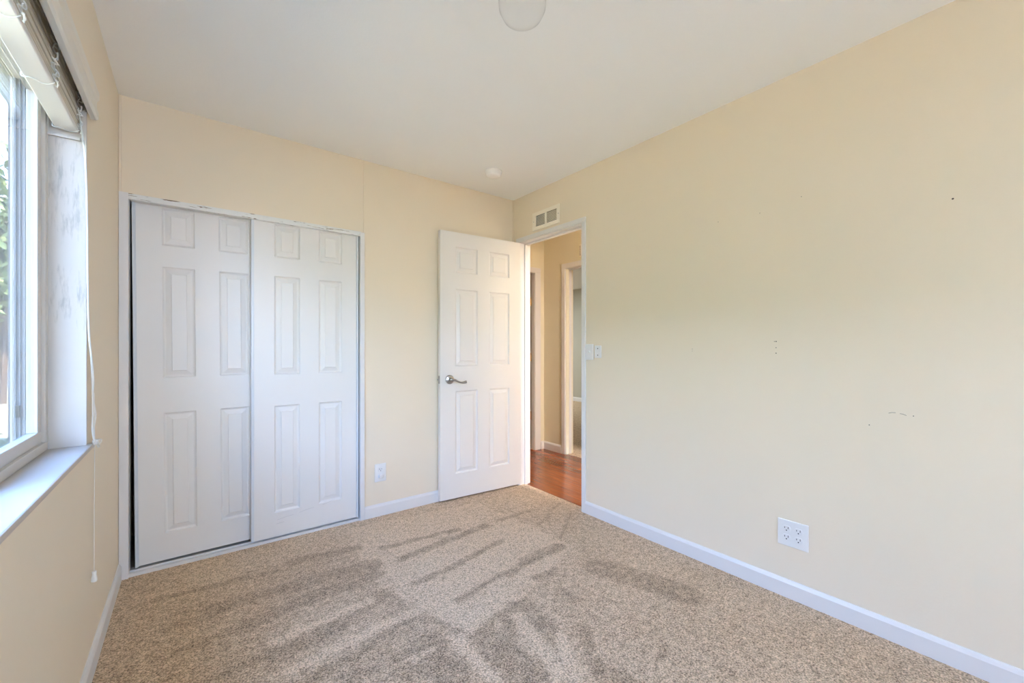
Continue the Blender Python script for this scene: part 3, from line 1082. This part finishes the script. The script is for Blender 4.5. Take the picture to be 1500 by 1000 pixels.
child(MB().box(R - 0.0009, yv - 0.125, zv - zo - 0.003, R - 0.0001, yv + 0.112, zv + zo + 0.003).build('duct_back', M['grey_dark']), vent)
for yy in (-0.138, 0.132):
    child(MB().lathe([(0.004, 0.0), (0.0035, -0.0012), (0.001, -0.0018)], (R - t, yv + yy, zv), 'x', 10).build('screw', M['nickel']), vent)


def plate(name, face, u0, u1, z0, z1, label, cat, group=None):
    """cover plate on wall face: ('x', R) facing -x with u=y, or ('y', B) facing -y with u=x"""
    ax, c = face
    if ax == 'x':
        root = empty(name, (c, (u0 + u1) / 2, (z0 + z1) / 2))
        o = MB().box(c - 0.006, u0, z0, c, u1, z1).build('cover_plate', M['plastic'], bevel=0.0025)
    else:
        root = empty(name, ((u0 + u1) / 2, c, (z0 + z1) / 2))
        o = MB().box(u0, c - 0.006, z0, u1, c, z1).build('cover_plate', M['plastic'], bevel=0.0025)
    child(o, root)
    tag(root, label, cat, group)
    return root


def on_face(face, u, z, d):
    """point d in front of the wall face"""
    return (face[1] - d, u, z) if face[0] == 'x' else (u, face[1] - d, z)


def fbox(mb, face, u0, u1, z0, z1, d0, d1):
    if face[0] == 'x':
        mb.box(face[1] - d1, u0, z0, face[1] - d0, u1, z1)
    else:
        mb.box(u0, face[1] - d1, z0, u1, face[1] - d0, z1)
    return mb


def receptacle(root, face, u, z, flip=1):
    """one socket face with two slots and an earth hole"""
    r = 0.0165
    prof = [(max(-0.0135, min(0.0135, r * math.cos(a))), r * math.sin(a)) for a in [2 * math.pi * k / 28 for k in range(28)]]
    au, av = ((0, 1, 0), (0, 0, 1)) if face[0] == 'x' else ((1, 0, 0), (0, 0, 1))
    prof = [(p[1], p[0]) for p in prof]
    o = child(MB().sweep(prof, on_face(face, u, z, 0.004), on_face(face, u, z, 0.0078), au, av).build('socket', M['plastic'], bevel=0.0006), root)
    mb = MB()
    fbox(mb, face, u - 0.0078, u - 0.0055, z + 0.000, z + 0.009, 0.0075, 0.0081)
    fbox(mb, face, u + 0.0055, u + 0.0078, z + 0.001, z + 0.008, 0.0075, 0.0081)
    q = [(0.0026 * math.cos(a), 0.0026 * math.sin(a)) for a in [2 * math.pi * k / 12 for k in range(12)]]
    mb.sweep(q, on_face(face, u, z - 0.0065, 0.0075), on_face(face, u, z - 0.0065, 0.0081), au, av)
    s = mb.build('slots', M['dark'])
    s.parent = o  # o sits at the root's origin with identity basis
    return o


FR, FB = ('x', R), ('y', B)
p4 = plate('power_outlet', FR, 0.650, 0.769, 0.226, 0.341, 'white four socket power outlet low on the right wall', 'outlet')
for u in (0.687, 0.733):
    for z in (0.2645, 0.3025):
        receptacle(p4, FR, u, z)
p2 = plate('power_outlet', FB, 0.957, 1.033, 0.224, 0.341, 'white two socket power outlet between the closet and the open door', 'outlet')
receptacle(p2, FB, 0.995, 0.302)
receptacle(p2, FB, 0.995, 0.263)
mb = MB()
fbox(mb, FB, 0.981, 1.009, 0.249, 0.272, 0.006, 0.020)
o = child(mb.build('plug_cap', M['plastic'], bevel=0.004), p2)

s1 = plate('light_switch', FR, 1.856, 1.922, 1.022, 1.126, 'white light switch right beside the doorway frame', 'switch')
mb = MB()
mb.sweep([(0, -0.006), (0.004, -0.006), (0.013, 0.006), (0.010, 0.010), (0, 0.006)], (R - 0.005, 1.885, 1.074), (R - 0.005, 1.893, 1.074), (-1, 0, 0), (0, 0, 1))
child(mb.build('toggle', M['plastic'], bevel=0.0008), s1)
for z in (1.044, 1.104):
    child(MB().lathe([(0.003, 0), (0.0025, -0.001)], (R - 0.006, 1.889, z), 'x', 10).build('screw', M['plastic']), s1)
s2 = plate('wall_jack', FR, 1.791, 1.845, 1.036, 1.116, 'small white blank wall plate with two screws, right of the light switch', 'wall plate')
for z in (1.054, 1.097):
    child(MB().lathe([(0.004, 0), (0.003, -0.0012)], (R - 0.006, 1.818, z), 'x', 10).build('screw', M['grey_dark']), s2)

# smoke detector
sx, sy = 1.648, 2.352
sm = MB().lathe([(0.058, 0.0), (0.058, -0.008), (0.054, -0.012), (0.052, -0.026), (0.044, -0.034), (0.020, -0.037), (0.001, -0.037)], (0, 0, 0), 'z', 36).build(
    'smoke_detector', M['detector'], smooth=True)
sm.location = (sx, sy, HC)
tag(sm, 'round white smoke detector on the ceiling near the open door', 'smoke detector')
mb = MB()
for k in range(24):
    a = 2 * math.pi * k / 24
    mb.add([(0.0527 * math.cos(a - 0.06), 0.0527 * math.sin(a - 0.06), -0.015), (0.0527 * math.cos(a + 0.06), 0.0527 * math.sin(a + 0.06), -0.015),
            (0.0518 * math.cos(a + 0.06), 0.0518 * math.sin(a + 0.06), -0.024), (0.0518 * math.cos(a - 0.06), 0.0518 * math.sin(a - 0.06), -0.024)], [(0, 1, 2, 3)])
mb.build('vent_slots', M['grey_dark'], sm)

# ceiling light: white canopy with a clear glass globe
cl = empty('ceiling_light', (0.832, 1.03, HC))
tag(cl, 'ceiling light with a clear glass globe at the top edge', 'ceiling light')
child(MB().lathe([(0.095, 0.0), (0.095, -0.010), (0.080, -0.026), (0.066, -0.032), (0.062, -0.040)], (0.832, 1.03, HC), 'z', 36).build('canopy', M['plastic'], smooth=True), cl)
prof = [(0.056, -0.036), (0.058, -0.050), (0.070, -0.075), (0.076, -0.105), (0.073, -0.135), (0.060, -0.160), (0.040, -0.174), (0.015, -0.180), (0.001, -0.1805)]
child(MB().lathe(prof, (0.832, 1.03, HC), 'z', 40).build('glass_globe', M['globe'], smooth=True), cl)
for a in (0.6, 2.7, 4.8):
    child(MB().lathe([(0.003, 0.056), (0.003, 0.068), (0.006, 0.069), (0.006, 0.074), (0.002, 0.076)], (0.832, 1.03, HC - 0.045), 'x', 10).build('thumb_screw', M['nickel']), cl)

# small chime box high on the hallway wall
ch = MB().box(XH - 0.018, 2.83, 2.005, XH, 2.905, 2.125).build('door_chime', M['vent'], bevel=0.004)
tag(ch, 'small beige chime box above the hallway door frame, mostly hidden', 'chime')
mb = MB()
for k in range(6):
    mb.box(XH - 0.0188, 2.885, 2.02 + k * 0.017, XH - 0.0178, 2.897, 2.026 + k * 0.017)
mb.build('grille', M['grey_dark'], ch)

# ------------------------------------------------------------------ outside
struct(MB().box(-60, -30, -0.75, 3, 90, -0.6).build('ground', M['grass']), 'dry yellow green lawn outside the window', 'lawn')
struct(MB().box(-1.2, REAR - 6.0, -0.6, 5.0, REAR - 0.16, -0.50).build('bounce_slab', M['concrete']), 'pale concrete slab added to bounce light into the rear window', 'bounce_slab')  # unseen slab, added to reflect daylight in through the rear window
struct(MB().box(-60, 34, -0.6, 3, 46, -0.59).build('road', M['asphalt']), 'grey road beyond the lawn', 'road')
mb = MB()
for k in range(12):
    mb.box(-26 + k * 2.4, 31.4, -0.6, -25.88 + k * 2.4, 31.52, 0.45)
mb.box(-26, 31.43, 0.30, 0.5, 31.49, 0.42)
mb.box(-26, 31.43, -0.08, 0.5, 31.49, 0.04)
tag(mb.build('rail_fence', M['white_rail']), 'low white rail fence beside the road, seen through the window', 'fence')


def leaves(n, centre, rad, size, seed):
    rnd = random.Random(seed)
    mb = MB()
    cs = []
    for _ in range(max(6, n // 220)):
        d = Vector((rnd.gauss(0, 1), rnd.gauss(0, 1), rnd.gauss(0, 1))).normalized() * rnd.uniform(0.2, 0.8)
        cs.append((Vector((d.x * rad[0], d.y * rad[1], d.z * rad[2])) + Vector(centre), rnd.uniform(0.30, 0.55)))
    vs, fs = [], []
    for i in range(n):
        c, s = rnd.choice(cs)
        d = Vector((rnd.gauss(0, 1), rnd.gauss(0, 1), rnd.gauss(0, 1))).normalized() * rnd.uniform(0.6, 1.0)
        p = c + Vector((d.x * rad[0], d.y * rad[1], d.z * rad[2])) * s
        u = Vector((rnd.gauss(0, 1), rnd.gauss(0, 1), rnd.gauss(0, 1))).normalized()
        w = u.cross(Vector((rnd.gauss(0, 1), rnd.gauss(0, 1), rnd.gauss(0, 1)))).normalized()
        a = size * rnd.uniform(0.7, 1.3)
        k = len(vs)
        vs += [p - u * a, p + w * a * 0.45, p + u * a, p - w * a * 0.45]
        fs.append((k, k + 1, k + 2, k + 3))
    mb.add(vs, fs)
    return mb


TREES = [(-4.6, 19.5, 8.2, 2.3, 'leaf', 'green tree on the lawn, nearest the window edge'),
         (-8.6, 24.0, 9.5, 2.8, 'leaf_dark', 'dark green tree left of the nearest tree'),
         (-3.0, 28.5, 11.0, 2.9, 'leaf_dark', 'tall dark tree farthest back beyond the lawn'),
         (-12.5, 17.0, 8.0, 2.8, 'leaf', 'broad green tree at the far left of the lawn')]
for i, (x, y, h, rr, lm, lab) in enumerate(TREES):
    t = empty('tree', (x, y, -0.6))
    tag(t, lab, 'tree', 'trees outside the window')
    mb = MB()
    mb.tube([(x, y, -0.65), (x + 0.1, y, h * 0.3), (x - 0.05, y + 0.1, h * 0.65)], [0.20, 0.15, 0.06], 8)
    mb.tube([(x + 0.1, y, h * 0.3), (x + 0.9, y + 0.2, h * 0.52)], [0.09, 0.04], 6)
    mb.tube([(x + 0.05, y, h * 0.35), (x - 0.8, y - 0.2, h * 0.58)], [0.09, 0.04], 6)
    child(mb.build('trunk', M['bark'], smooth=True), t)
    child(leaves(3600, (x, y, h * 0.52), (rr, rr, h * 0.44), 0.17, i + 3).build('crown', M[lm]), t)
for i, (x, y, s, lm, lab) in enumerate([(-1.55, 6.6, 0.62, 'leaf_pale', 'pale leafy shrub just outside the window'),
                                        (-2.9, 9.4, 0.75, 'leaf', 'green shrub behind the pale one on the lawn')]):
    t = empty('shrub', (x, y, -0.6))
    tag(t, lab, 'shrub')
    child(MB().tube([(x, y, -0.64), (x, y, -0.3)], [0.04, 0.02], 6).build('stem', M['bark']), t)
    child(leaves(1500, (x, y, -0.6 + s * 0.62), (s, s, s * 0.6), 0.055, 40 + i).build('foliage', M[lm]), t)
# tall unseen blocker added across the side yard to hold back low sky light
mb = MB()
rnd = random.Random(9)
seg = []
hh_, yy = [], -14.0
while yy < 13.5:
    seg.append((yy, 3.35 + rnd.uniform(-0.12, 0.12), -8.0 + rnd.uniform(-0.15, 0.15)))
    yy += 0.5
vs, fs = [], []
for (y, top, x) in seg:
    vs += [(x, y, -0.62), (x + 0.05, y, top * 0.6), (x - 0.1, y, top - 0.1), (x - 0.5, y, top), (x - 0.9, y, top - 0.15), (x - 1.0, y, -0.62)]
for i in range(len(seg) - 1):
    for k in range(5):
        fs.append((i * 6 + k, i * 6 + k + 1, (i + 1) * 6 + k + 1, (i + 1) * 6 + k))
mb.add(vs, fs)
tag(mb.build('sky_blocker', M['leaf_dark']), 'tall leafy blocker added along the side yard against low sky light', 'sky_blocker', kind='stuff')
